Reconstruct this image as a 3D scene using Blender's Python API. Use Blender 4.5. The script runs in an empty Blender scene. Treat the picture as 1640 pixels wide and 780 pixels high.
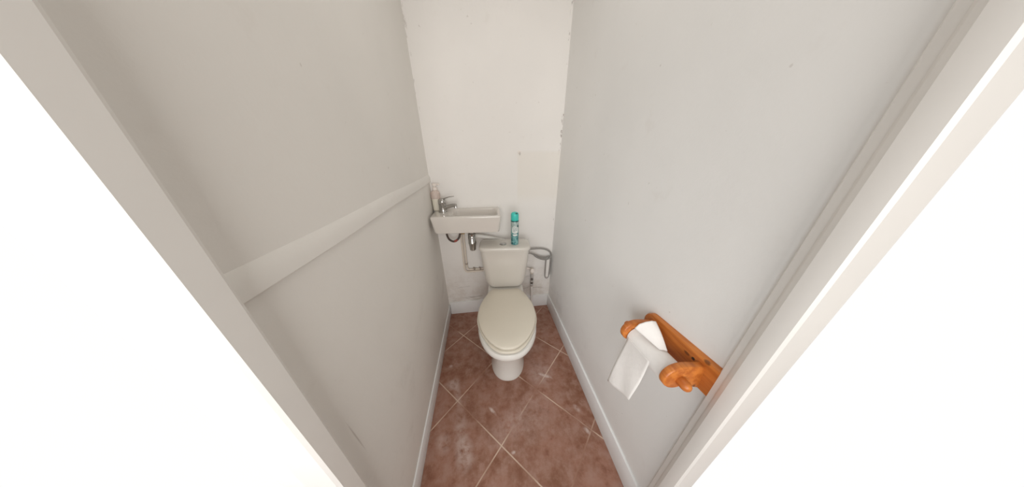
import bpy, bmesh, math, random
from mathutils import Vector, Matrix
random.seed(4)
PI = math.pi
scene = bpy.context.scene
COL = scene.collection

# ------------------------------------------------------------------ materials
class NT:
    """tiny helper around a node tree"""
    def __init__(s, name):
        s.m = bpy.data.materials.new(name); s.m.use_nodes = True
        s.t = s.m.node_tree; s.b = s.t.nodes['Principled BSDF']
        s._geo = None
    def n(s, kind, **kw):
        nd = s.t.nodes.new(kind)
        for k, v in kw.items(): setattr(nd, k, v)
        return nd
    def l(s, a, b): s.t.links.new(a, b)
    def put(s, sock, v):
        if isinstance(v, bpy.types.NodeSocket): s.l(v, sock)
        else: sock.default_value = v
    def math(s, op, a, b=0.0, c=None, clamp=False):
        nd = s.n('ShaderNodeMath', operation=op); nd.use_clamp = clamp
        s.put(nd.inputs[0], a); s.put(nd.inputs[1], b)
        if c is not None: s.put(nd.inputs[2], c)
        return nd.outputs[0]
    def ramp(s, v, a, b, lo=0.0, hi=1.0):
        nd = s.n('ShaderNodeMapRange'); nd.interpolation_type = 'SMOOTHSTEP'
        s.put(nd.inputs[0], v); nd.inputs[1].default_value = a; nd.inputs[2].default_value = b
        nd.inputs[3].default_value = lo; nd.inputs[4].default_value = hi
        return nd.outputs[0]
    def mix(s, f, a, b):
        nd = s.n('ShaderNodeMix', data_type='RGBA')
        s.put(nd.inputs[0], f); s.put(nd.inputs[6], a); s.put(nd.inputs[7], b)
        return nd.outputs[2]
    def pos(s):
        if s._geo is None: s._geo = s.n('ShaderNodeNewGeometry').outputs['Position']
        return s._geo
    def obj(s): return s.n('ShaderNodeTexCoord').outputs['Object']
    def sep(s, v):
        nd = s.n('ShaderNodeSeparateXYZ'); s.l(v, nd.inputs[0]); return nd.outputs
    def noise(s, vec, scale, detail=4.0, rough=0.55):
        nd = s.n('ShaderNodeTexNoise'); s.l(vec, nd.inputs['Vector'])
        nd.inputs['Scale'].default_value = scale; nd.inputs['Detail'].default_value = detail
        nd.inputs['Roughness'].default_value = rough
        return nd.outputs['Fac']
    def scaled(s, vec, sc):
        nd = s.n('ShaderNodeVectorMath', operation='MULTIPLY'); s.l(vec, nd.inputs[0]); nd.inputs[1].default_value = sc
        return nd.outputs[0]
    def bump(s, h, strength, dist=0.002):
        nd = s.n('ShaderNodeBump'); s.put(nd.inputs['Height'], h)
        nd.inputs['Strength'].default_value = strength; nd.inputs['Distance'].default_value = dist
        s.l(nd.outputs[0], s.b.inputs['Normal'])
    def blob(s, x, y, rx, ry, ang, ax=(0, 1)):
        """soft ellipse (a mark with a shape of its own) at world x,y"""
        p = s.sep(s.pos())
        dx = s.math('SUBTRACT', p[ax[0]], x); dy = s.math('SUBTRACT', p[ax[1]], y)
        c, q = math.cos(ang), math.sin(ang)
        u = s.math('DIVIDE', s.math('ADD', s.math('MULTIPLY', dx, c), s.math('MULTIPLY', dy, q)), rx)
        v = s.math('DIVIDE', s.math('SUBTRACT', s.math('MULTIPLY', dy, c), s.math('MULTIPLY', dx, q)), ry)
        r = s.math('SQRT', s.math('ADD', s.math('MULTIPLY', u, u), s.math('MULTIPLY', v, v)))
        return s.ramp(r, 0.2, 1.0, 1.0, 0.0)

def rgb(r, g, b):
    f = lambda c: c / 12.92 if c <= .04045 else ((c + .055) / 1.055) ** 2.4
    return (f(r / 255), f(g / 255), f(b / 255), 1)

def plain(name, col, rough=.5, metal=0.0, coat=0.0, var=.04, scale=30, bump=0.0, spec=None):
    t = NT(name)
    nz = t.noise(t.obj(), scale)
    lo = tuple(c * (1 - var) for c in col[:3]) + (1,); hi = tuple(min(1, c * (1 + var)) for c in col[:3]) + (1,)
    t.l(t.mix(nz, lo, hi), t.b.inputs['Base Color'])
    t.b.inputs['Roughness'].default_value = rough; t.b.inputs['Metallic'].default_value = metal
    t.b.inputs['Coat Weight'].default_value = coat
    if spec is not None: t.b.inputs['Specular IOR Level'].default_value = spec
    if bump: t.bump(nz, bump)
    return t.m

WHITE = (.80, .785, .755, 1)
def wall_mat(name, kind):
    t = NT(name); p = t.pos()
    big = t.noise(p, 1.7, 3); fine = t.noise(p, 60, 5); mid = t.noise(p, 9, 5, .65)
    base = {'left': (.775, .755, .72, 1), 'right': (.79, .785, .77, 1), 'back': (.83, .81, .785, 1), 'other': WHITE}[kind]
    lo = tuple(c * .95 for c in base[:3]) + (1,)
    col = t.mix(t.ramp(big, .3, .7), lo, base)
    col = t.mix(t.ramp(mid, .60, .74, 0, .10), col, (.55, .50, .44, 1))
    sp = t.noise(p, 38, 2)
    col = t.mix(t.ramp(sp, .74, .79, 0, .30), col, (.35, .31, .27, 1))      # small dark flecks
    x, y, z = t.sep(p)[:3]
    if kind == 'back':
        # grey scuffs and brownish mottling on the lower wall, behind the toilet
        st = t.noise(t.scaled(p, (5, 1, 30)), 1.0, 6, .7)
        low = t.ramp(z, .15, .62, 1, 0)
        col = t.mix(t.math('MULTIPLY', t.ramp(st, .56, .70, 0, .55), low), col, (.32, .30, .28, 1))
        col = t.mix(t.math('MULTIPLY', t.ramp(mid, .38, .62, .06, .36), low), col, (.46, .39, .32, 1))
        # broken filler in the right-hand corner
        cr = t.math('MULTIPLY', t.ramp(x, .548, .560), t.ramp(z, .75, .95))
        ck = t.noise(t.scaled(p, (40, 1, 16)), 1.0, 5, .7)
        col = t.mix(t.math('MULTIPLY', t.ramp(ck, .56, .64, 0, .75), cr), col, (.24, .20, .17, 1))
        cl = t.math('MULTIPLY', t.ramp(x, -.352, -.362), t.ramp(z, 1.2, 1.5))
        col = t.mix(t.math('MULTIPLY', t.ramp(ck, .52, .64, 0, .40), cl), col, (.35, .31, .27, 1))
        # slightly yellower repaint below and right of the hook
        pt = t.math('MULTIPLY', t.ramp(x, .245, .262), t.math('MULTIPLY', t.ramp(z, 1.0, 1.1), t.ramp(z, 1.37, 1.40, 1, 0)))
        col = t.mix(t.math('MULTIPLY', pt, .30), col, (.74, .69, .60, 1))
    if kind == 'right':
        # rubbed grey marks above the skirting
        w = t.noise(t.scaled(p, (1, 7, 7)), 1.0, 5, .6)
        low = t.math('MULTIPLY', t.ramp(z, .12, .50, 1, 0), t.ramp(y, .45, .9))
        col = t.mix(t.math('MULTIPLY', t.ramp(w, .52, .68, 0, .30), low), col, (.50, .49, .48, 1))
    if kind == 'left':
        w = t.noise(t.scaled(p, (1, 5, 5)), 1.0, 6, .65)
        col = t.mix(t.math('MULTIPLY', t.ramp(w, .55, .70, 0, .28), t.ramp(z, .2, .9, 1, 0)), col, (.48, .44, .40, 1))
        # a scratch near the doorway
        col = t.mix(t.math('MULTIPLY', t.blob(.340, .71, .10, .0030, -1.52, (1, 2)), .5), col, (.38, .34, .31, 1))
    t.l(col, t.b.inputs['Base Color'])
    t.b.inputs['Roughness'].default_value = .62; t.b.inputs['Specular IOR Level'].default_value = .35
    h = t.math('ADD', t.math('MULTIPLY', mid, 1.0), t.math('MULTIPLY', fine, .35))
    t.bump(h, .30, .004)
    return t.m

def floor_mat():
    t = NT('terracotta_tiles'); p = t.pos(); x, y, z = t.sep(p)[:3]
    S = .3485; X0, Y0 = .0174, .549; k = 1 / math.sqrt(2)
    wob = t.math('MULTIPLY', t.math('SUBTRACT', t.noise(p, 7, 3), .5), .006)
    dx = t.math('SUBTRACT', x, X0); dy = t.math('SUBTRACT', y, Y0)
    u = t.math('ADD', t.math('DIVIDE', t.math('MULTIPLY', t.math('ADD', dx, dy), k), S), wob)
    v = t.math('ADD', t.math('DIVIDE', t.math('MULTIPLY', t.math('SUBTRACT', dy, dx), k), S), wob)
    def edge(a):
        f = t.math('FRACT', t.math('ADD', a, 100.0))
        return t.math('MINIMUM', f, t.math('SUBTRACT', 1.0, f))
    d = t.math('MINIMUM', edge(u), edge(v))
    grout = t.ramp(d, .0060, .0110, 1, 0)
    cid = t.n('ShaderNodeCombineXYZ')
    t.l(t.math('FLOOR', u), cid.inputs[0]); t.l(t.math('FLOOR', v), cid.inputs[1])
    wn = t.n('ShaderNodeTexWhiteNoise', noise_dimensions='3D'); t.l(cid.outputs[0], wn.inputs['Vector'])
    big = t.noise(p, 4.5, 4, .6); mid = t.noise(p, 17, 6, .65); fine = t.noise(p, 130, 3)
    col = t.mix(t.ramp(big, .32, .68), (.215, .092, .052, 1), (.315, .155, .108, 1))
    col = t.mix(t.ramp(mid, .42, .68, 0, .8), col, (.36, .215, .168, 1))
    col = t.mix(t.ramp(mid, .47, .32, 0, .75), col, (.185, .068, .036, 1))
    col = t.mix(t.ramp(fine, .55, .75, 0, .25), col, (.40, .26, .21, 1))
    col = t.mix(t.math('MULTIPLY', wn.outputs['Value'], .22), col, (.30, .165, .13, 1))
    gcol = t.mix(t.ramp(t.noise(p, 3.1, 3), .40, .60), (.30, .16, .11, 1), (.60, .46, .36, 1))
    col = t.mix(t.math('MULTIPLY', grout, .9), col, gcol)
    # plaster dust and paint smears left on the tiles
    nz = t.ramp(t.noise(p, 26, 5, .7), .30, .62)
    for (bx, by, rx, ry, a, s) in SMEARS:
        col = t.mix(t.math('MULTIPLY', t.math('MULTIPLY', t.blob(bx, by, rx, ry, a), nz), s), col, (.66, .56, .52, 1))
    t.l(col, t.b.inputs['Base Color'])
    t.l(t.math('ADD', t.math('MULTIPLY', mid, .18), t.math('MULTIPLY_ADD', grout, .3, .26)), t.b.inputs['Roughness'])
    t.b.inputs['Specular IOR Level'].default_value = .45
    t.bump(t.math('SUBTRACT', t.math('MULTIPLY', mid, .25), grout), .35, .002)
    return t.m

SMEARS = [(-.022, .715, .045, .012, -.9, .75), (.285, 1.115, .035, .010, -.2, .7), (.345, .872, .060, .014, -.45, .8),
          (.315, .90, .13, .11, .4, .24), (-.265, .90, .055, .05, .3, .45), (-.235, .845, .030, .10, .25, .30),
          (-.17, .545, .06, .10, .1, .45), (-.20, .64, .05, .16, .1, .28), (.075, .515, .014, .010, 0, .8),
          (.475, .66, .02, .03, .6, .6), (.485, .55, .015, .03, .5, .6), (-.30, 1.03, .02, .015, 0, .5),
          (-.28, .60, .05, .07, .3, .30), (.05, .62, .16, .10, .5, .16), (.20, .66, .20, .15, .4, .14), (.29, 1.16, .05, .03, .4, .3)]

M = {}
M['wall_left'] = wall_mat('paint_left', 'left'); M['wall_right'] = wall_mat('paint_right', 'right')
M['wall_back'] = wall_mat('paint_back', 'back'); M['wall'] = wall_mat('paint_other', 'other')
M['floor'] = floor_mat()
M['blocker'] = plain('blocker_paint', (.42, .38, .33, 1), .7, var=.08, scale=6)  # darker tone for the unseen light-blocking shell, keeps its bounce low
M['trim'] = plain('painted_trim', (.80, .775, .745, 1), .5, var=.05, scale=14, bump=.15)
M['skirting'] = plain('skirting_tile', (.77, .775, .775, 1), .42, var=.07, scale=10, bump=.1)
M['casing'] = plain('casing_gloss_paint', (.74, .72, .69, 1), .38, var=.04, scale=8)
M['ceramic'] = plain('white_ceramic', (.63, .60, .55, 1), .13, coat=.3, var=.01)
M['basin'] = plain('basin_ceramic', (.66, .625, .585, 1), .12, coat=.3, var=.01)
M['pan'] = plain('pan_ceramic', (.74, .72, .68, 1), .12, coat=.3, var=.01)
M['seat'] = plain('cream_plastic', (.67, .62, .525, 1), .28, var=.01)
M['chrome'] = plain('chrome', (.50, .49, .475, 1), .09, metal=1, var=.02)
M['steel'] = plain('dull_metal', (.62, .60, .57, 1), .4, metal=.5, var=.3, scale=200)
M['braid_grey'] = plain('grey_braid', (.30, .29, .275, 1), .5, metal=.3, var=.35, scale=300)
M['braid_dark'] = plain('dark_braid', (.085, .06, .05, 1), .5, metal=.2, var=.5, scale=220)
M['red'] = plain('red_sleeve', (.33, .07, .05, 1), .5)
M['brass'] = plain('brass_nut', (.52, .36, .16, 1), .35, metal=.8, var=.15, scale=80)
M['pipe'] = plain('painted_pipe', (.70, .63, .55, 1), .45, var=.10, scale=25, bump=.2)
M['pipe_grime'] = plain('pipe_joint_grime', (.34, .28, .23, 1), .6, var=.3, scale=60)
M['pvc'] = plain('white_plastic', (.80, .78, .75, 1), .35, var=.03)
M['teal'] = plain('teal_plastic', (.055, .56, .49, 1), .35, var=.05)
M['tealdark'] = plain('dark_teal_band', (.02, .12, .115, 1), .35)
M['print_white'] = plain('label_white', (.72, .75, .73, 1), .4)
M['print_grey'] = plain('label_ink', (.22, .30, .30, 1), .45)
M['print_dark'] = plain('label_dark', (.03, .10, .10, 1), .45)
M['pump'] = plain('pump_plastic', (.80, .74, .69, 1), .4, var=.02)
M['soap'] = plain('cream_soap', (.76, .72, .62, 1), .35, var=.02)
M['paper'] = plain('tissue_paper', (.80, .775, .75, 1), .9, var=.03, scale=70, bump=.35, spec=.1)
M['card'] = plain('card_core', (.42, .32, .23, 1), .8, var=.1)
M['dark'] = plain('dark_gap', (.05, .045, .04, 1), .6)
M['hole'] = plain('screw_head', (.07, .045, .03, 1), .5, metal=.4)

def can_mat():
    t = NT('can_print'); o = t.obj()
    nz = t.noise(t.scaled(o, (1, 1, .6)), 55, 3, .6); z = t.sep(o)[2]
    col = t.mix(t.ramp(nz, .42, .58), (.06, .235, .255, 1), (.25, .50, .50, 1))
    top = t.ramp(z, .085, .135)
    col = t.mix(top, col, t.mix(t.ramp(nz, .4, .6), (.33, .43, .41, 1), (.47, .55, .53, 1)))
    col = t.mix(t.math('MULTIPLY', t.ramp(t.noise(o, 75, 2), .60, .66), t.ramp(z, .135, .10)), col, (.015, .09, .10, 1))
    t.l(col, t.b.inputs['Base Color']); t.b.inputs['Roughness'].default_value = .28; t.b.inputs['Metallic'].default_value = .25
    return t.m
M['can'] = can_mat()

def wood_mat():
    t = NT('orange_pine'); o = t.pos()
    s = t.scaled(o, (60, 5, 60))
    g = t.noise(s, 1.0, 5, .6); b = t.noise(o, 14, 3)
    col = t.mix(t.ramp(g, .35, .68), (.40, .108, .018, 1), (.62, .215, .042, 1))
    col = t.mix(t.ramp(b, .35, .65, 0, .4), col, (.48, .135, .022, 1))
    vor = t.n('ShaderNodeTexVoronoi'); t.l(t.scaled(o, (1, .55, 1)), vor.inputs['Vector']); vor.inputs['Scale'].default_value = 26
    col = t.mix(t.ramp(vor.outputs['Distance'], .10, .17, .75, 0), col, (.10, .030, .010, 1))
    t.l(col, t.b.inputs['Base Color']); t.b.inputs['Roughness'].default_value = .38
    t.bump(g, .08, .001)
    return t.m
M['wood'] = wood_mat()

def clear_mat():
    t = NT('pinkish_clear_plastic')
    t.b.inputs['Base Color'].default_value = (.93, .82, .76, 1)
    t.b.inputs['Transmission Weight'].default_value = .55; t.b.inputs['Roughness'].default_value = .22
    t.b.inputs['IOR'].default_value = 1.2
    nz = t.noise(t.obj(), 40); t.bump(nz, .03)
    return t.m
M['clear'] = clear_mat()

# ------------------------------------------------------------------ mesh helpers
def link(name, bm, mat, parent=None, smooth=True, angle=35):
    bmesh.ops.remove_doubles(bm, verts=bm.verts, dist=1e-6)
    bmesh.ops.recalc_face_normals(bm, faces=bm.faces)
    me = bpy.data.meshes.new(name); bm.to_mesh(me); bm.free()
    o = bpy.data.objects.new(name, me); COL.objects.link(o)
    me.materials.append(mat)
    if smooth:
        me.polygons.foreach_set('use_smooth', [True] * len(me.polygons))
        me.set_sharp_from_angle(angle=math.radians(angle))
    if parent: o.parent = parent
    return o

def empty(name, loc, rz=0.0):
    o = bpy.data.objects.new(name, None); COL.objects.link(o)
    o.location = loc; o.rotation_euler = (0, 0, rz); o.empty_display_size = .05
    return o

def tag(o, label, cat, group=None):
    o['label'] = label; o['category'] = cat
    if group: o['group'] = group

def struct(o): o['kind'] = 'structure'; return o

def box(bm, x0, x1, y0, y1, z0, z1, bev=0.0, seg=2):
    r = bmesh.ops.create_cube(bm, size=1.0)
    vs = r['verts']
    for v in vs:
        v.co = Vector(((x0 + x1) / 2 + v.co.x * (x1 - x0), (y0 + y1) / 2 + v.co.y * (y1 - y0), (z0 + z1) / 2 + v.co.z * (z1 - z0)))
    if bev:
        es = list({e for v in vs for e in v.link_edges})
        bmesh.ops.bevel(bm, geom=es, offset=bev, segments=seg, profile=.5, affect='EDGES')

def loft(bm, rings, cap0=True, cap1=True, closed=True):
    vr = [[bm.verts.new(p) for p in r] for r in rings]
    n = len(vr[0])
    for a, b in zip(vr, vr[1:]):
        for i in range(n if closed else n - 1):
            j = (i + 1) % n
            bm.faces.new((a[i], a[j], b[j], b[i]))
    if cap0: bm.faces.new(list(reversed(vr[0])))
    if cap1: bm.faces.new(vr[-1])
    return vr

def lathe(bm, prof, c=(0, 0, 0), n=32, rot=None):
    """prof: (radius, height) along z"""
    rings = []
    for r, h in prof:
        ring = []
        for i in range(n):
            a = 2 * PI * i / n
            p = Vector((max(r, 1e-5) * math.cos(a), max(r, 1e-5) * math.sin(a), h))
            if rot: p = rot @ p
            ring.append(p + Vector(c))
        rings.append(ring)
    loft(bm, rings)

def spline(pts, per=8):
    P = [Vector(p) for p in pts]; out = []
    for i in range(len(P) - 1):
        p0 = P[i - 1] if i else 2 * P[0] - P[1]; p1, p2 = P[i], P[i + 1]
        p3 = P[i + 2] if i + 2 < len(P) else 2 * P[-1] - P[-2]
        for k in range(per):
            t = k / per
            out.append(.5 * ((2 * p1) + (p2 - p0) * t + (2 * p0 - 5 * p1 + 4 * p2 - p3) * t * t + (3 * p1 - p0 - 3 * p2 + p3) * t ** 3))
    out.append(P[-1]); return out

def tube(bm, path, r, n=14, rounded=False):
    P = [Vector(p) for p in path]
    T = [((P[min(i + 1, len(P) - 1)] - P[max(i - 1, 0)]).normalized()) for i in range(len(P))]
    up = Vector((0, 0, 1)) if abs(T[0].z) < .9 else Vector((1, 0, 0))
    nrm = (up - T[0] * up.dot(T[0])).normalized()
    rings = []
    rad = r if callable(r) else (lambda k: r)
    for i, p in enumerate(P):
        nrm = (nrm - T[i] * nrm.dot(T[i])).normalized(); bi = T[i].cross(nrm)
        q = rad(i / (len(P) - 1))
        rings.append([p + (nrm * math.cos(2 * PI * k / n) + bi * math.sin(2 * PI * k / n)) * q for k in range(n)])
    if rounded:
        def cap(p, t, ring, sgn):
            out = []
            for f in (.35, .7, .92):
                q = math.sqrt(1 - f * f)
                out.append([p + (v - p) * q + t * sgn * f * (v - p).length for v in ring])
            return out
        rings = list(reversed(cap(P[0], T[0], rings[0], -1))) + rings + cap(P[-1], T[-1], rings[-1], 1)
    loft(bm, rings)

def rrect(x0, x1, y0, y1, r, z, k=8):
    pts = []
    for cx, cy, a0 in ((x1 - r, y1 - r, 0), (x0 + r, y1 - r, PI / 2), (x0 + r, y0 + r, PI), (x1 - r, y0 + r, 1.5 * PI)):
        for i in range(k + 1):
            a = a0 + PI / 2 * i / k
            pts.append((cx + r * math.cos(a), cy + r * math.sin(a), z))
    return pts

def poly_round(corners, radii, z, k=8):
    """rounded polygon, corners counter-clockwise"""
    n = len(corners); out = []
    for i in range(n):
        p = Vector(corners[i]); a = (Vector(corners[i - 1]) - p).normalized(); b = (Vector(corners[(i + 1) % n]) - p).normalized()
        half = a.angle(b) / 2; r = radii[i] if isinstance(radii, (list, tuple)) else radii
        d = r / math.tan(half); c = p + (a + b).normalized() * (r / math.sin(half))
        s = p + a * d - c; e = p + b * d - c
        a0 = math.atan2(s.y, s.x); a1 = math.atan2(e.y, e.x)
        while a1 < a0: a1 += 2 * PI
        for j in range(k + 1):
            t = a0 + (a1 - a0) * j / k
            out.append((c.x + r * math.cos(t), c.y + r * math.sin(t), z))
    return out

# ------------------------------------------------------------------ the room
XL, XR, YB, YD, ZC = -.368, .566, 1.565, .27, 2.45
def slab(name, mat, *b):
    bm = bmesh.new(); box(bm, *b)
    return struct(link(name, bm, mat, smooth=False))
slab('floor', M['floor'], XL - .1, XR + .1, .20, YB + .1, -.08, 0)
slab('ceiling', M['wall'], XL - .1, XR + .1, .20, YB + .1, ZC, ZC + .1)
slab('wall_left', M['wall_left'], XL - .06, XL, .236, YB + .1, 0, ZC)
slab('wall_right', M['wall_right'], XR, XR + .06, .236, YB + .1, 0, ZC)
slab('wall_back', M['wall_back'], XL, XR, YB, YB + .1, 0, ZC)
slab('wall_front', M['wall'], XL, XR, .20, .262, 2.08, ZC)            # lintel over the doorway

# unseen shell behind the camera, added to block the world light
slab('wall_blocker', M['blocker'], -1.5, 1.7, -1.20, -1.12, 0, ZC)
slab('wall_blocker_left', M['blocker'], -1.58, -1.5, -1.20, 0, 0, ZC)
slab('wall_blocker_right', M['blocker'], 1.7, 1.78, -1.20, 0, 0, ZC)
slab('ceiling_blocker', M['wall'], -1.5, 1.7, -1.12, .20, ZC, ZC + .1)
slab('floor_blocker', M['floor'], -1.5, 1.7, -1.12, .0, -.08, 0)
def skirt(name, b, run):
    """tiled skirting: one strip with a softened, paint-beaded upper edge"""
    bm = bmesh.new(); box(bm, *b, bev=.0015)
    return struct(link(name, bm, M['skirting']))
skirt('baseboard_left', (XL, XL + .007, YD, YB, 0, .105), 1)
skirt('baseboard_right', (XR - .011, XR, YD, YB, 0, .132), 1)
skirt('baseboard_back', (XL + .011, XR - .011, YB - .011, YB, 0, .130), 0)
# dado rail on the left wall
bm = bmesh.new()
prof = [(XL, 1.190), (XL + .007, 1.191), (XL + .0085, 1.193), (XL + .0085, 1.214), (XL + .006, 1.226), (XL + .0015, 1.238), (XL, 1.240)]
ys = [YD + (YB - YD) * i / 24 for i in range(25)]
loft(bm, [[(x, y, z + .0016 * math.sin(y * 9)) for x, z in prof] for y in ys])
struct(link('trim_1', bm, M['wall_left'], angle=25))
# door frame, both sides: a lining board with a moulded edge
def casing(name, prof, z1):
    bm = bmesh.new(); loft(bm, [[(x, y, z) for x, y in prof] for z in (0, z1)])
    return struct(link(name, bm, M['casing'], angle=25))
casing('trim_2', [(XL - .02, .232), (XL + .030, .232), (XL + .036, .236), (XL + .036, .268), (XL + .031, .275), (XL + .022, .277), (XL + .014, .286), (XL + .004, .290), (XL - .02, .290)], 2.08)
casing('trim_3', [(XR + .02, .196), (XR + .02, .262), (XR - .012, .262), (XR - .018, .258), (XR - .020, .246), (XR - .026, .240), (XR - .032, .238),
                  (XR - .040, .228), (XR - .043, .214), (XR - .043, .200), (XR - .039, .196)], 2.08)

# ------------------------------------------------------------------ toilet
T = empty('toilet', (.1075, 1.05, 0), math.radians(-4.5))
tag(T, 'white close-coupled ceramic toilet with cream lid closed, against the back wall', 'toilet')
half = [(0, -.2805), (.035, -.2755), (.077, -.250), (.117, -.208), (.152, -.150), (.177, -.080), (.187, -.010), (.180, .065), (.156, .145), (.131, .200), (.120, .222), (.100, .236), (.05, .240), (0, .241)]
hs = spline([(x, y, 0) for x, y in half], 5)
outline = [(p.x, p.y) for p in hs] + [(-p.x, p.y) for p in reversed(hs[1:-1])]
def ring(s, z, dy=0.0, cy=-.03, line=None): return [(x * s, cy + (y - cy) * s + dy, z) for x, y in (line or outline)]
h2 = spline([(x, y, 0) for x, y in [(0, -.291), (.050, -.283), (.097, -.247), (.136, -.190), (.166, -.130), (.187, -.070), (.192, -.005), (.184, .065), (.158, .145), (.131, .200), (.120, .222), (.100, .236), (.05, .240), (0, .241)]], 5)
outline2 = [(p.x, p.y) for p in h2] + [(-p.x, p.y) for p in reversed(h2[1:-1])]
# pan: rim, bowl and foot in one piece, plus the shelf that carries the cistern
def egg(hw, f, b, z, n=48, cy=-.03, pb=.75):
    pts = []
    for i in range(n):
        a = 2 * PI * i / n; s, c = math.sin(a), math.cos(a)
        y = cy - (cy - f) * c if c > 0 else cy + (b - cy) * abs(c) ** pb
        x = hw * (abs(s) ** (.9 if c > 0 else pb)) * (1 if s > 0 else -1)
        pts.append((x, y, z))
    return pts
bm = bmesh.new()
loft(bm, [egg(.116, -.178, .30, 0), egg(.116, -.180, .30, .012), egg(.110, -.172, .30, .03), egg(.107, -.168, .30, .10), egg(.110, -.170, .30, .17),
          egg(.120, -.186, .30, .22), egg(.142, -.222, .30, .275), egg(.165, -.265, .29, .318), egg(.180, -.291, .28, .345), egg(.1865, -.302, .27, .365),
          egg(.1865, -.302, .265, .385), egg(.182, -.295, .26, .396), egg(.15, -.25, .24, .398)])
loft(bm, [rrect(-.08, .08, .16, .36, .03, .10), rrect(-.10, .10, .14, .38, .04, .30), rrect(-.128, .128, .14, .405, .04, .345), rrect(-.138, .138, .14, .412, .035, .385),
          rrect(-.136, .136, .142, .410, .033, .402), rrect(-.128, .128, .15, .402, .03, .407)])
link('bowl', bm, M['pan'], T, angle=50)
# seat ring with its opening
bm = bmesh.new()
o_ = [ring(.92, .4015, line=outline2), ring(.99, .4022, line=outline2), ring(1.0, .4045, line=outline2), ring(1.0, .4105, line=outline2), ring(.99, .4128, line=outline2), ring(.93, .413, line=outline2)]
i_ = [[(x * .66, -.05 + (y + .05) * .70, z) for x, y in outline2] for z in (.413, .4015)]
vr = loft(bm, o_ + i_, False, False)
n = len(outline)
for k in range(n): bm.faces.new((vr[-1][k], vr[-1][(k + 1) % n], vr[0][(k + 1) % n], vr[0][k]))
link('seat', bm, M['seat'], T, angle=50)
bm = bmesh.new()
loft(bm, [ring(.90, .4165), ring(.985, .4172), ring(1.0, .4195), ring(1.0, .427), ring(.992, .4315), ring(.965, .4345), ring(.80, .4375), ring(.5, .439), ring(.15, .4395)])
link('seat_lid', bm, M['seat'], T, angle=60)
for s in (-1, 1):
    bm = bmesh.new(); tube(bm, [(s * .078 - .02, .247, .416), (s * .078 + .02, .247, .416)], .010, 16)
    lathe(bm, [(.011, .404), (.011, .409), (.006, .410), (.006, .416)], (s * .078, .247, 0), 16)
    link('hinge', bm, M['seat'], T)
# cistern
bm = bmesh.new()
loft(bm, [rrect(-.085, .085, .305, .375, .03, .406), rrect(-.112, .112, .292, .395, .040, .412), rrect(-.131, .131, .283, .402, .045, .424), rrect(-.145, .145, .276, .405, .048, .445),
          rrect(-.153, .153, .271, .406, .050, .475), rrect(-.158, .158, .267, .406, .050, .51), rrect(-.166, .166, .259, .407, .048, .60), rrect(-.175, .175, .250, .408, .042, .735), rrect(-.172, .172, .253, .405, .04, .746)])
C_ = link('cistern', bm, M['ceramic'], T, angle=50)
bm = bmesh.new()
loft(bm, [rrect(-.176, .176, .249, .409, .042, .7455), rrect(-.183, .183, .240, .414, .045, .750), rrect(-.184, .184, .239, .415, .045, .764), rrect(-.181, .181, .242, .412, .044, .771),
          rrect(-.172, .172, .251, .404, .040, .7748), rrect(-.14, .14, .28, .375, .03, .7755)])
CL = link('cistern_lid', bm, M['ceramic'], T, angle=50)
bm = bmesh.new(); lathe(bm, [(.0255, .774), (.0255, .777), (.0235, .7785), (.0205, .7782), (.0205, .7770)], (-.012, .312, 0), 40)
B_ = link('flush_button', bm, M['chrome'], T); B_['label'] = 'chrome flush button'
for sgn, hh in ((-1, .7795), (1, .7790)):     # the split push plates inside the ring
    bm = bmesh.new(); pts = []
    for i in range(17):
        a = PI * i / 16 + (PI / 2 if sgn < 0 else -PI / 2)
        pts.append((-.012 + sgn * .0012 + .0185 * math.cos(a), .312 + .0185 * math.sin(a)))
    loft(bm, [[(x, y, z) for x, y in pts] for z in (.776, hh - .001)] + [[(-.012 + (x + .012) * .93, .312 + (y - .312) * .93, hh) for x, y in pts]])
    link('push_plate', bm, M['chrome'], B_)

# ------------------------------------------------------------------ air freshener on the cistern
K = empty('air_freshener', (.2045, 1.358, .7755), .0)
tag(K, 'tall teal aerosol air freshener can standing on the toilet cistern lid', 'air freshener')
R_ = .0275
bm = bmesh.new(); lathe(bm, [(.024, 0), (.0268, .001), (.0275, .003), (.0268, .006), (R_, .008), (R_, .166), (.0268, .170), (.0262, .174), (.024, .178)], n=40)
link('can_body', bm, M['can'], K)
bm = bmesh.new(); lathe(bm, [(.0263, .1695), (.0274, .171), (.0274, .178), (.0268, .179)], n=40)
link('collar', bm, M['tealdark'], K)
bm = bmesh.new(); lathe(bm, [(.0266, .1795), (.0272, .181), (.0268, .212), (.0262, .222), (.0235, .229), (.017, .2335), (.009, .2350), (0, .2355)], n=40)
cap = link('spray_cap', bm, M['teal'], K); cap['label'] = 'bright turquoise plastic cap'
bm = bmesh.new(); box(bm, .000, .016, -.0245, -.006, .2265, .2335, bev=.002)
link('spray_nozzle', bm, M['tealdark'], cap)
def on_can(bm, a0, a1, z0, z1, shape=None, r=R_ + .0005, nu=14, nv=8):
    """printed patch wrapped on the can; shape(u) gives lower / upper edges"""
    rows = []
    for j in range(nv + 1):
        row = []
        for i in range(nu + 1):
            u = i / nu; lo, hi = shape(u) if shape else (0, 1)
            v = lo + (hi - lo) * j / nv; a = a0 + (a1 - a0) * u
            row.append((r * math.sin(a), -r * math.cos(a), z0 + (z1 - z0) * v))
        rows.append(row)
    loft(bm, rows, False, False, closed=False)
bm = bmesh.new()
on_can(bm, -.85, .75, .088, .142, lambda u: (.12 * abs(2 * u - 1) ** 2, .62 + .38 * math.sqrt(max(0, 1 - (2 * u - 1) ** 2))))
on_can(bm, -.6, .5, .070, .083, None)
link('label_plaque', bm, M['print_white'], K)
bm = bmesh.new()
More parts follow.
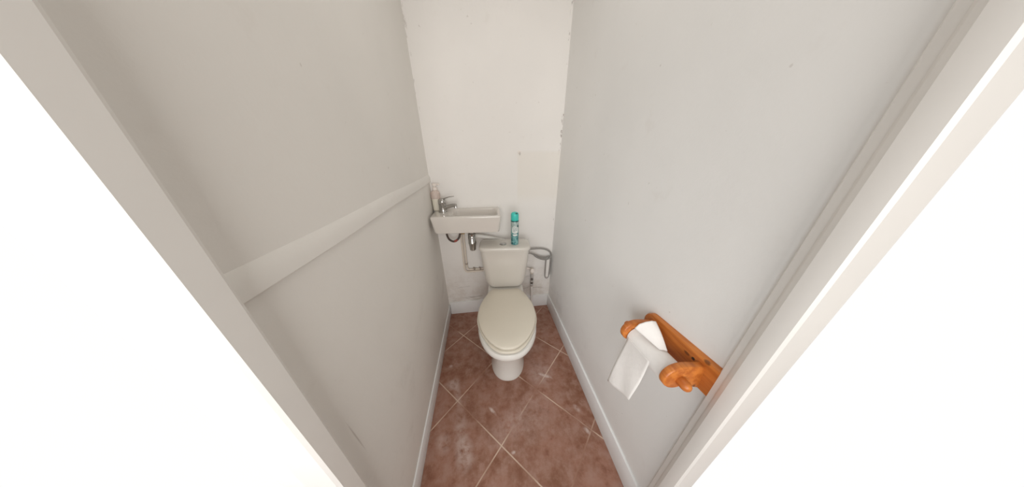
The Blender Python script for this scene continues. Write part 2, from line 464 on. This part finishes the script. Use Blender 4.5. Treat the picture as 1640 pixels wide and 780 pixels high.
on_can(bm, .42, 1.05, .132, .150, lambda u: (.5 - .5 * math.sin(PI * u), .5 + .5 * math.sin(PI * u)), R_ + .0008)      # leaf
on_can(bm, -.52, -.05, .132, .1365, lambda u: (.5 * u, .5 * u + .5), R_ + .0010)
on_can(bm, .0, .38, .133, .1375, lambda u: (.5 - .5 * u, 1 - .5 * u), R_ + .0010)
link('label_leaf', bm, M['print_dark'], K)
bm = bmesh.new()
for z0, widths in ((.1205, (.30, .18, .34, .22)), (.110, (.22, .36, .2, .3)), (.0995, (.16, .3, .18))):
    a = -.58
    for w in widths:
        on_can(bm, a, a + w * .75, z0, z0 + .0055, None, R_ + .0010, 4, 1); a += w
link('label_print', bm, M['print_grey'], K)

# ------------------------------------------------------------------ wash basin
W = empty('wash_basin', (-.12, YB - .11, .90))
tag(W, 'small rectangular white ceramic wash basin hung in the left back corner', 'sink')
def P(x, y, z): return (x + .12, y - (YB - .11), z - .90)
top = [(-.354, 1.343), (.109, 1.319), (.113, YB), (-.350, YB)]
def brg(inset, z, r, shift=0.0):
    cx, cy = -.12, YB
    pts = [(-.354 + inset, 1.343 + inset * .5 + shift), (.109 - inset, 1.319 + inset * .5 + shift), (.113 - inset, YB), (-.350 + inset, YB)]
    return [P(*p) for p in poly_round(pts, [r, r, .004, .004], z)]
def inner(x0, x1, y0, y1, r, z, back=None):
    return [P(*p) for p in poly_round([(x0, y0 + .011), (x1, y0 - .011), (x1 + .003, y1), (x0 + .002, y1)], r, z)]
bm = bmesh.new()
loft(bm, [brg(.070, .882, .03, .03), brg(.022, .880, .024, .004), brg(.0145, .884, .026, .001), brg(.010, .90, .024), brg(.004, .965, .016), brg(.0015, .990, .013), brg(.003, .9965, .013), brg(.008, .9995, .012),
          inner(-.228, .092, 1.352, 1.535, .030, .9995), inner(-.222, .087, 1.357, 1.530, .030, .9965), inner(-.217, .083, 1.361, 1.526, .032, .988),
          inner(-.205, .074, 1.371, 1.519, .040, .948), inner(-.180, .054, 1.391, 1.504, .040, .930), inner(-.150, -.050, 1.420, 1.48, .025, .912)])
link('basin_bowl', bm, M['basin'], W, angle=45)
bm = bmesh.new(); lathe(bm, [(.030, .909), (.030, .9135), (.026, .9150), (.016, .9140), (.016, .912), (0, .912)], P(-.103, 1.452, .90), 28)
bm.free()
bm = bmesh.new(); lathe(bm, [(.026, .011), (.026, .0145), (.022, .016), (.013, .0150), (.012, .0130), (0, .013)], P(-.103, 1.450, .90), 28)
link('drain', bm, M['chrome'], W)

# tap on the basin's left ledge
A = empty('basin_tap', (-.287, 1.484, .9995)); A.scale = (1.18, 1.18, 1.16)
tag(A, 'chrome single-lever mixer tap standing on the wash basin left ledge', 'faucet')
bm = bmesh.new(); lathe(bm, [(.0265, 0), (.0265, .004), (.0235, .006), (.0225, .012), (.0220, .045), (.0230, .047), (.0230, .049)], n=32)
link('tap_body', bm, M['chrome'], A)
bm = bmesh.new(); tube(bm, spline([(.010, -.004, .024), (.035, -.014, .033), (.062, -.024, .041), (.082, -.032, .043)], 5), lambda k: .0125 - .002 * k, 18)
tube(bm, [(.077, -.030, .044), (.079, -.031, .028)], .0095, 18)
link('spout', bm, M['chrome'], A)
bm = bmesh.new(); lathe(bm, [(.0225, .0495), (.0235, .052), (.0235, .064), (.021, .073), (.014, .079), (.004, .081)], n=32)
hd = link('lever_cap', bm, M['chrome'], A)
bm = bmesh.new()
lp = spline([(.002, 0, .074), (.022, -.006, .082), (.044, -.013, .090), (.072, -.021, .094)], 5)
rings = []
for i, p in enumerate(lp):
    k = i / (len(lp) - 1); w = .0105 - .003 * k; th = .0042 - .0018 * k
    side = Vector((.29, .957, 0)); up = Vector((-.25, .05, .96))
    rings.append([p + side * w * math.cos(a) + up * th * math.sin(a) for a in [2 * PI * j / 14 for j in range(14)]])
loft(bm, rings); link('lever', bm, M['chrome'], hd)

# soap dispenser behind the tap
S = empty('soap_dispenser', (-.3340, 1.530, .9995))
tag(S, 'pale pink soap pump bottle on the basin ledge behind the chrome tap', 'soap dispenser')
bm = bmesh.new(); lathe(bm, [(.022, 0), (.0265, .002), (.0285, .010), (.0295, .07), (.0305, .085)], n=32)
lb = link('soap_fill', bm, M['soap'], S); lb['label'] = 'cream lower half of the bottle'
bm = bmesh.new(); lathe(bm, [(.0305, .0855), (.0305, .105), (.029, .122), (.024, .133), (.0155, .140), (.0135, .143)], n=32)
link('bottle', bm, M['clear'], S)
bm = bmesh.new(); lathe(bm, [(.0155, .1432), (.0160, .145), (.0160, .160), (.0145, .162), (.006, .1625), (.006, .172)], n=24)
link('collar', bm, M['pump'], S)
bm = bmesh.new(); lathe(bm, [(.0145, .1722), (.0155, .174), (.0150, .184), (.010, .188), (0, .189)], n=24)
tube(bm, [(.006, -.002, .1815), (.026, -.007, .1815), (.034, -.009, .178)], .0048, 12)
link('pump_head', bm, M['pump'], S)

# ------------------------------------------------------------------ plumbing under the basin
TR = empty('bottle_trap', (-.103, 1.450, .70))
tag(TR, 'chrome bottle trap hanging below the wash basin drain', 'drain trap')
q = lambda x, y, z: (x + .103, y - 1.450, z - .70)
bm = bmesh.new(); lathe(bm, [(.019, .128), (.019, .18)], n=28); link('tail_pipe', bm, M['chrome'], TR)
bm = bmesh.new(); lathe(bm, [(.025, .118), (.028, .121), (.028, .135), (.024, .139), (.0191, .140)], n=12); link('nut', bm, M['chrome'], TR)
bm = bmesh.new(); lathe(bm, [(.006, -.002), (.018, .0), (.0230, .006), (.0240, .020), (.0275, .052), (.0300, .058), (.0300, .066), (.0280, .069), (.0285, .110), (.0260, .1178)], n=32)
link('trap_cup', bm, M['chrome'], TR)
bm = bmesh.new()
tube(bm, spline([q(-.100, 1.470, .795), q(-.088, 1.492, .795), q(-.055, 1.508, .790), q(.02, 1.514, .770), q(.10, 1.516, .745), q(.18, 1.518, .720)], 6), .0165, 18)
tube(bm, [q(-.102, 1.468, .795), q(-.099, 1.484, .795)], .021, 18)
wp = link('waste_pipe', bm, M['pvc'], TR); wp['label'] = 'white plastic waste pipe'

H1 = empty('flexible_hose', (-.24, 1.47, .76))
tag(H1, 'short dark braided hose looping below the wash basin beside the chrome trap', 'hose')
q = lambda x, y, z: (x + .24, y - 1.47, z - .76)
bm = bmesh.new(); tube(bm, spline([q(-.278, 1.462, .886), q(-.283, 1.466, .835), q(-.272, 1.472, .790), q(-.245, 1.476, .768), q(-.220, 1.480, .774), q(-.200, 1.486, .795), q(-.192, 1.492, .822), q(-.190, 1.50, .842)], 7), .0075, 12)
link('hose', bm, M['braid_dark'], H1)
bm = bmesh.new(); tube(bm, spline([q(-.238, 1.4765, .769), q(-.226, 1.479, .7705), q(-.215, 1.4815, .7785)], 5), .0086, 12)
sl = link('sleeve', bm, M['red'], H1); sl['label'] = 'dull red sleeve'

PP = empty('water_pipe', (-.185, YB, .44))
tag(PP, 'pair of cream painted water pipes dropping from basin and turning behind the cistern', 'pipe')
q = lambda x, y, z: (x + .185, y - YB, z - .44)
for dx, dz, yy in ((0, 0, .020), (.020, .020, .020)):
    bm = bmesh.new()
    x0 = -.192 + dx; zb = .452 + dz
    tube(bm, spline([q(x0, YB - yy, .835), q(x0, YB - yy, .70), q(x0, YB - yy, zb + .05), q(x0 + .006, YB - yy, zb + .016), q(x0 + .022, YB - yy, zb), q(x0 + .06, YB - yy, zb), q(.02, YB - yy, zb)], 8), .0075, 12)
    link('pipe', bm, M['pipe'], PP)
bm = bmesh.new()
lathe(bm, [(.012, 0), (.0135, .004), (.0135, .022), (.012, .026), (.009, .028), (.009, .045)], q(-.190, YB - .022, .80), 6)
lathe(bm, [(.010, 0), (.011, .004), (.011, .018), (.010, .022)], q(-.170, YB - .022, .80), 6)
nt = link('nut', bm, M['brass'], PP); nt['label'] = 'yellowed brass nuts'
for cx, cz, hor in ((-.172, .525, 0), (-.118, .478, 1), (-.068, .476, 1)):
    bm = bmesh.new()
    if hor: tube(bm, [q(cx, YB - .021, cz - .002), q(cx + .014, YB - .021, cz - .002)], .0100, 12)
    else: tube(bm, [q(cx, YB - .021, cz), q(cx, YB - .021, cz + .012)], .0095, 12)
    box(bm, q(cx, 0, 0)[0] - .004, q(cx, 0, 0)[0] + .004, -.020, .0, q(0, 0, cz - .006)[2], q(0, 0, cz + .006)[2])
    bk = link('bracket', bm, M['pipe_grime'], PP)

# ------------------------------------------------------------------ right of the cistern
V = empty('stop_valve', (.385, 1.53, 0))
tag(V, 'corroded stop valve on a white supply pipe right of the cistern', 'valve')
bm = bmesh.new(); tube(bm, [(.010, 0, .0), (.006, 0, .20), (.003, 0, .262)], .0105, 16); link('supply_pipe', bm, M['pvc'], V)
bm = bmesh.new()
lathe(bm, [(.0118, .262), (.0145, .266), (.0145, .284), (.012, .287), (.0105, .300), (.0125, .304), (.0125, .322), (.0100, .326), (.009, .350), (.0145, .355), (.0145, .378), (.011, .382), (.0105, .40)], (.003, 0, 0), 8)
sv = link('valve_body', bm, M['steel'], V)
bm = bmesh.new(); lathe(bm, [(.0135, .3985), (.0155, .404), (.0155, .424), (.0125, .430), (.0125, .444), (.009, .452)], (0, 0, 0), 20)
link('elbow', bm, M['pipe'], V)
bm = bmesh.new(); rm = Matrix.Rotation(PI / 2, 4, 'X')
lathe(bm, [(.006, .012), (.006, .026), (.0175, .027), (.0195, .031), (.0195, .040), (.016, .044), (.004, .045)], (-.006, 0, .446), 10, rm)
tube(bm, [(-.010, 0, .44), (-.034, .004, .448), (-.070, .01, .452)], .007, 12)
link('handwheel', bm, M['pump'], V)
bm = bmesh.new()
for zz, rr in ((.288, .0116), (.301, .0119), (.327, .0113), (.340, .0105)): lathe(bm, [(rr, zz), (rr + .001, zz + .002), (rr + .001, zz + .006), (rr, zz + .008)], (.003, 0, 0), 12)
link('corrosion', bm, M['hole'], V)

H2 = empty('grey_hose', (.45, 1.53, .60))
tag(H2, 'grey hose looped beside the cistern with a white plastic tube hanging in the right corner', 'hose')
q = lambda x, y, z: (x - .45, y - 1.53, z - .60)
bm = bmesh.new()
tube(bm, spline([q(.318, 1.518, .640), q(.38, 1.525, .640), q(.440, 1.53, .638), q(.495, 1.532, .626), q(.535, 1.532, .600), q(.5465, 1.530, .572), q(.538, 1.526, .545), q(.505, 1.522, .534), q(.465, 1.520, .540), q(.425, 1.518, .560), q(.395, 1.516, .585)], 8), .0072, 12)
tube(bm, spline([q(.318, 1.515, .612), q(.36, 1.516, .606), q(.395, 1.517, .590), q(.44, 1.522, .566), q(.49, 1.527, .552), q(.53, 1.532, .553), q(.5465, 1.538, .548), q(.551, 1.543, .50), q(.551, 1.544, .42), q(.549, 1.544, .365)], 8), .0065, 12)
link('hose', bm, M['braid_grey'], H2)
for z0, y0 in ((.640, 1.518), (.612, 1.515)):
    bm = bmesh.new(); tube(bm, [q(.326, y0, z0), q(.352, y0 + .002, z0)], .0105, 8); link('nut', bm, M['chrome'], H2)
bm = bmesh.new(); tube(bm, [q(.529, 1.544, .530), q(.5295, 1.544, .46), q(.528, 1.544, .352)], lambda k: .0165 - .002 * k, 20, rounded=True)
hw = link('tube', bm, M['pvc'], H2); hw['label'] = 'white plastic tube'
bm = bmesh.new(); tube(bm, spline([q(.549, 1.544, .366), q(.541, 1.540, .338), q(.526, 1.538, .328), q(.512, 1.541, .338), q(.5085, 1.545, .38), q(.509, 1.548, .47), q(.512, 1.549, .520)], 6), .0032, 10)
link('cable', bm, M['braid_grey'], H2)

# hook on the back wall
N = empty('wall_hook', (.267, YB, 1.380))
tag(N, 'tiny cream wall hook sticking out of the bare back wall', 'hook')
rm = Matrix.Rotation(PI / 2, 4, 'X')
bm = bmesh.new(); lathe(bm, [(.0085, 0), (.0095, .001), (.0090, .004), (.004, .0055)], (0, 0, 0), 20, rm); link('plug', bm, M['pump'], N)
bm = bmesh.new(); tube(bm, spline([(0, -.004, 0), (0, -.016, -.001), (0, -.022, -.006), (0, -.021, -.013), (0, -.015, -.015)], 5), .0028, 10); link('hook', bm, M['steel'], N)

# ------------------------------------------------------------------ paper holder on the right wall
HD = empty('toilet_paper_holder', (XR, .37, .85)); TILT = math.radians(-4.5); HD.rotation_euler = (TILT, 0, 0)
tag(HD, 'orange pine toilet paper holder screwed to the right wall', 'toilet paper holder')
q = lambda x, y, z: (x - XR, y - .37, z - .85)
YN, YF, DX, DZ = .294, .460, .482, .842
# backboard: rounded ends, outlined in the y-z plane
bm = bmesh.new()
def yz(z0, z1, y0, y1, r, x, k=10):
    return [(x, p[0], p[1]) for p in rrect(y0, y1, z0, z1, r, 0, k)]
b = (.797, .893, .225, .502, .036)
rings = [yz(*b, XR), yz(*b, XR - .013), yz(b[0] + .0015, b[1] - .0015, b[2] + .0015, b[3] - .0015, .0345, XR - .0165), yz(b[0] + .006, b[1] - .006, b[2] + .006, b[3] - .006, .030, XR - .018)]
loft(bm, [[q(*p) for p in r] for r in rings])
bd = link('backboard', bm, M['wood'], HD, angle=40)
for yy, zz in ((.335, .824), (.318, .868), (.435, .848)):
    bm = bmesh.new(); lathe(bm, [(.0045, .0), (.0045, .0185), (.0035, .0192), (0, .0192)], q(XR, yy, zz), 14, Matrix.Rotation(-PI / 2, 4, 'Y'))
    link('screw', bm, M['hole'], bd)
# arms: profile in the x-z plane, thickness along y
arm = [(.549, .876), (.526, .879), (.503, .883), (.479, .885), (.456, .880), (.440, .866), (.434, .848), (.439, .831), (.453, .819), (.472, .815), (.490, .818), (.505, .818), (.522, .811), (.538, .803), (.549, .799)]
ap = spline([(x, 0, z) for x, z in arm], 4)
def arm_obj(yc):
    bm = bmesh.new(); c = Vector((.50, 0, .845)); rr = []
    for dy, s in ((-.0095, .94), (-.0085, .975), (-.006, 1.0), (.006, 1.0), (.0085, .975), (.0095, .94)):
        rr.append([q(c.x + (p.x - c.x) * s if p.x < .54 else p.x, yc + dy, c.z + (p.z - c.z) * s) for p in ap])
    loft(bm, rr); return link('arm', bm, M['wood'], HD, angle=40)
arm_obj(YN); arm_obj(YF)
bm = bmesh.new(); tube(bm, [q(DX, .274, DZ), q(DX, .37, DZ), q(DX, .486, DZ)], .0105, 20, rounded=True)
for yy in (.277, .483): tube(bm, [q(DX, yy - .008, DZ), q(DX, yy, DZ), q(DX, yy + .008, DZ)], .0135, 20, rounded=True)
link('dowel', bm, M['wood'], HD)

RL = empty('toilet_paper', (DX, .397, DZ - .0108)); RL.rotation_euler = (TILT, 0, 0)
tag(RL, 'nearly used white toilet paper roll with a loose sheet hanging from the wooden holder', 'toilet paper')
RR = .0345
ya, yb = -.090, .050
bm = bmesh.new()
nn = 48; rg = []
for yy, r in ((ya, .0195), (ya, RR - .001), (ya + .001, RR), (yb - .001, RR), (yb, RR - .001), (yb, .0195)):
    rg.append([(r * math.cos(2 * PI * i / nn), yy, r * math.sin(2 * PI * i / nn)) for i in range(nn)])
loft(bm, rg + [rg[0]], False, False)
link('roll', bm, M['paper'], RL)
bm = bmesh.new(); rg = []
for yy, r in ((ya - .0005, .0180), (ya - .0005, .0194), (yb + .0005, .0194), (yb + .0005, .0180)):
    rg.append([(r * math.cos(2 * PI * i / nn), yy, r * math.sin(2 * PI * i / nn)) for i in range(nn)])
loft(bm, rg + [rg[0]], False, False)
link('core', bm, M['card'], RL)
def sheet(name, top, bot, n1=22, n2=12, wave=.002, bulge=0.0, thick=.0006):
    """paper between two polylines (top and bottom edges, near end first)"""
    bm = bmesh.new(); rows = []
    for j in range(n1 + 1):
        v = j / n1; row = []
        for i in range(n2 + 1):
            u = i / n2
            t = top(u, v) if callable(top) else None
            row.append(t)
        rows.append(row)
    loft(bm, rows, False, False, closed=False)
    o = link(name, bm, M['paper'], RL, angle=80)
    md = o.modifiers.new('thickness', 'SOLIDIFY'); md.thickness = thick; md.offset = 0
    return o
# hanging sheet: comes over the room side of the roll and falls, its far corner swung away from the wall
o0 = Vector(RL.location); RI = Matrix.Rotation(-TILT, 3, 'X')
LL, LR = RI @ (Vector((.432, .456, .586)) - o0), RI @ (Vector((.444, .359, .635)) - o0)
def hang(u, v):
    y = -.050 + .096 * u
    if v < .12:
        a = math.radians(172 + (v / .12) * 18)
        return Vector(((RR + .0008) * math.cos(a), y, (RR + .0008) * math.sin(a)))
    w = (v - .12) / .88; a = math.radians(190)
    st = Vector(((RR + .0008) * math.cos(a), y, (RR + .0008) * math.sin(a)))
    p = st.lerp(LR.lerp(LL, u), w)
    p.x += .006 * math.sin(PI * w) * (.6 - u) + .002 * math.sin(8 * u + 5 * w) * w
    return p
sheet('hanging_sheet', hang, None)
# torn end of the roll, lifted off the top
FAR = [RI @ (Vector(p) - o0) for p in ((.449, .430, .884), (.460, .430, .900), (.476, .426, .911), (.494, .424, .915), (.511, .425, .909))]
NEAR = [RI @ (Vector(p) - o0) for p in ((.478, .358, .8715), (.482, .356, .8725), (.487, .354, .8730), (.492, .352, .8725), (.497, .350, .8710))]
def lifted(u, v):
    k = u * 4; i = min(int(k), 3); f = k - i
    a, b = FAR[i].lerp(FAR[i + 1], f), NEAR[i].lerp(NEAR[i + 1], f)
    p = a.lerp(b, v); p.z += .005 * math.sin(PI * v) * u
    return p
sheet('lifted_end', lifted, None)

# ------------------------------------------------------------------ daylight, camera, colour management
w = bpy.data.worlds.new('daylight'); scene.world = w; w.use_nodes = True
bg = w.node_tree.nodes['Background']; bg.inputs[0].default_value = (1.0, .995, .985, 1); bg.inputs[1].default_value = 1.0

cam = bpy.data.cameras.new('camera'); co = bpy.data.objects.new('camera', cam); COL.objects.link(co)
f = 332.576
cam.sensor_fit = 'HORIZONTAL'; cam.sensor_width = 36; cam.lens = f / 1640 * 36; cam.clip_start = .01
Rm = Matrix(((.9908, .0578, -.1227), (-.1356, .4096, -.9021), (-.0019, .9104, .4136)))
def area(name, loc, aim, sx, sy, e, spread=180, col=(1, 1, 1)):
    l = bpy.data.lights.new(name, 'AREA'); l.shape = 'RECTANGLE'; l.size = sx; l.size_y = sy
    l.energy = e; l.color = col; l.spread = math.radians(spread)
    o = bpy.data.objects.new(name, l); COL.objects.link(o); o.location = loc
    o.rotation_euler = (Vector(aim) - Vector(loc)).to_track_quat('-Z', 'Y').to_euler()
# a window behind the photographer, cooler daylight from its left side, and an added fill light below the ceiling
area('passage_window', (.0, -1.08, 1.3), (.1, 1.5, 1.3), 1.0, 1.2, 22.5, 180, (1, .985, .96))
area('side_daylight', (-.95, -.75, 1.45), (.56, 1.25, .45), .5, .9, 3.1, 80, (.88, .95, 1))
area('ceiling_fill', (.12, .75, 2.40), (.12, .76, 0), .4, .4, 2.2, 180, (1, .97, .93))

co.matrix_world = Matrix.Translation((0, 0, 1.40)) @ Rm.to_quaternion().to_matrix().to_4x4()
scene.camera = co
scene.view_settings.view_transform = 'Standard'; scene.view_settings.look = 'None'
scene.view_settings.gamma = 1; scene.view_settings.exposure = 0.02; scene.view_settings.use_curve_mapping = False
scene.cycles.max_bounces = 10; scene.cycles.diffuse_bounces = 8
scene.cycles.use_denoising = True
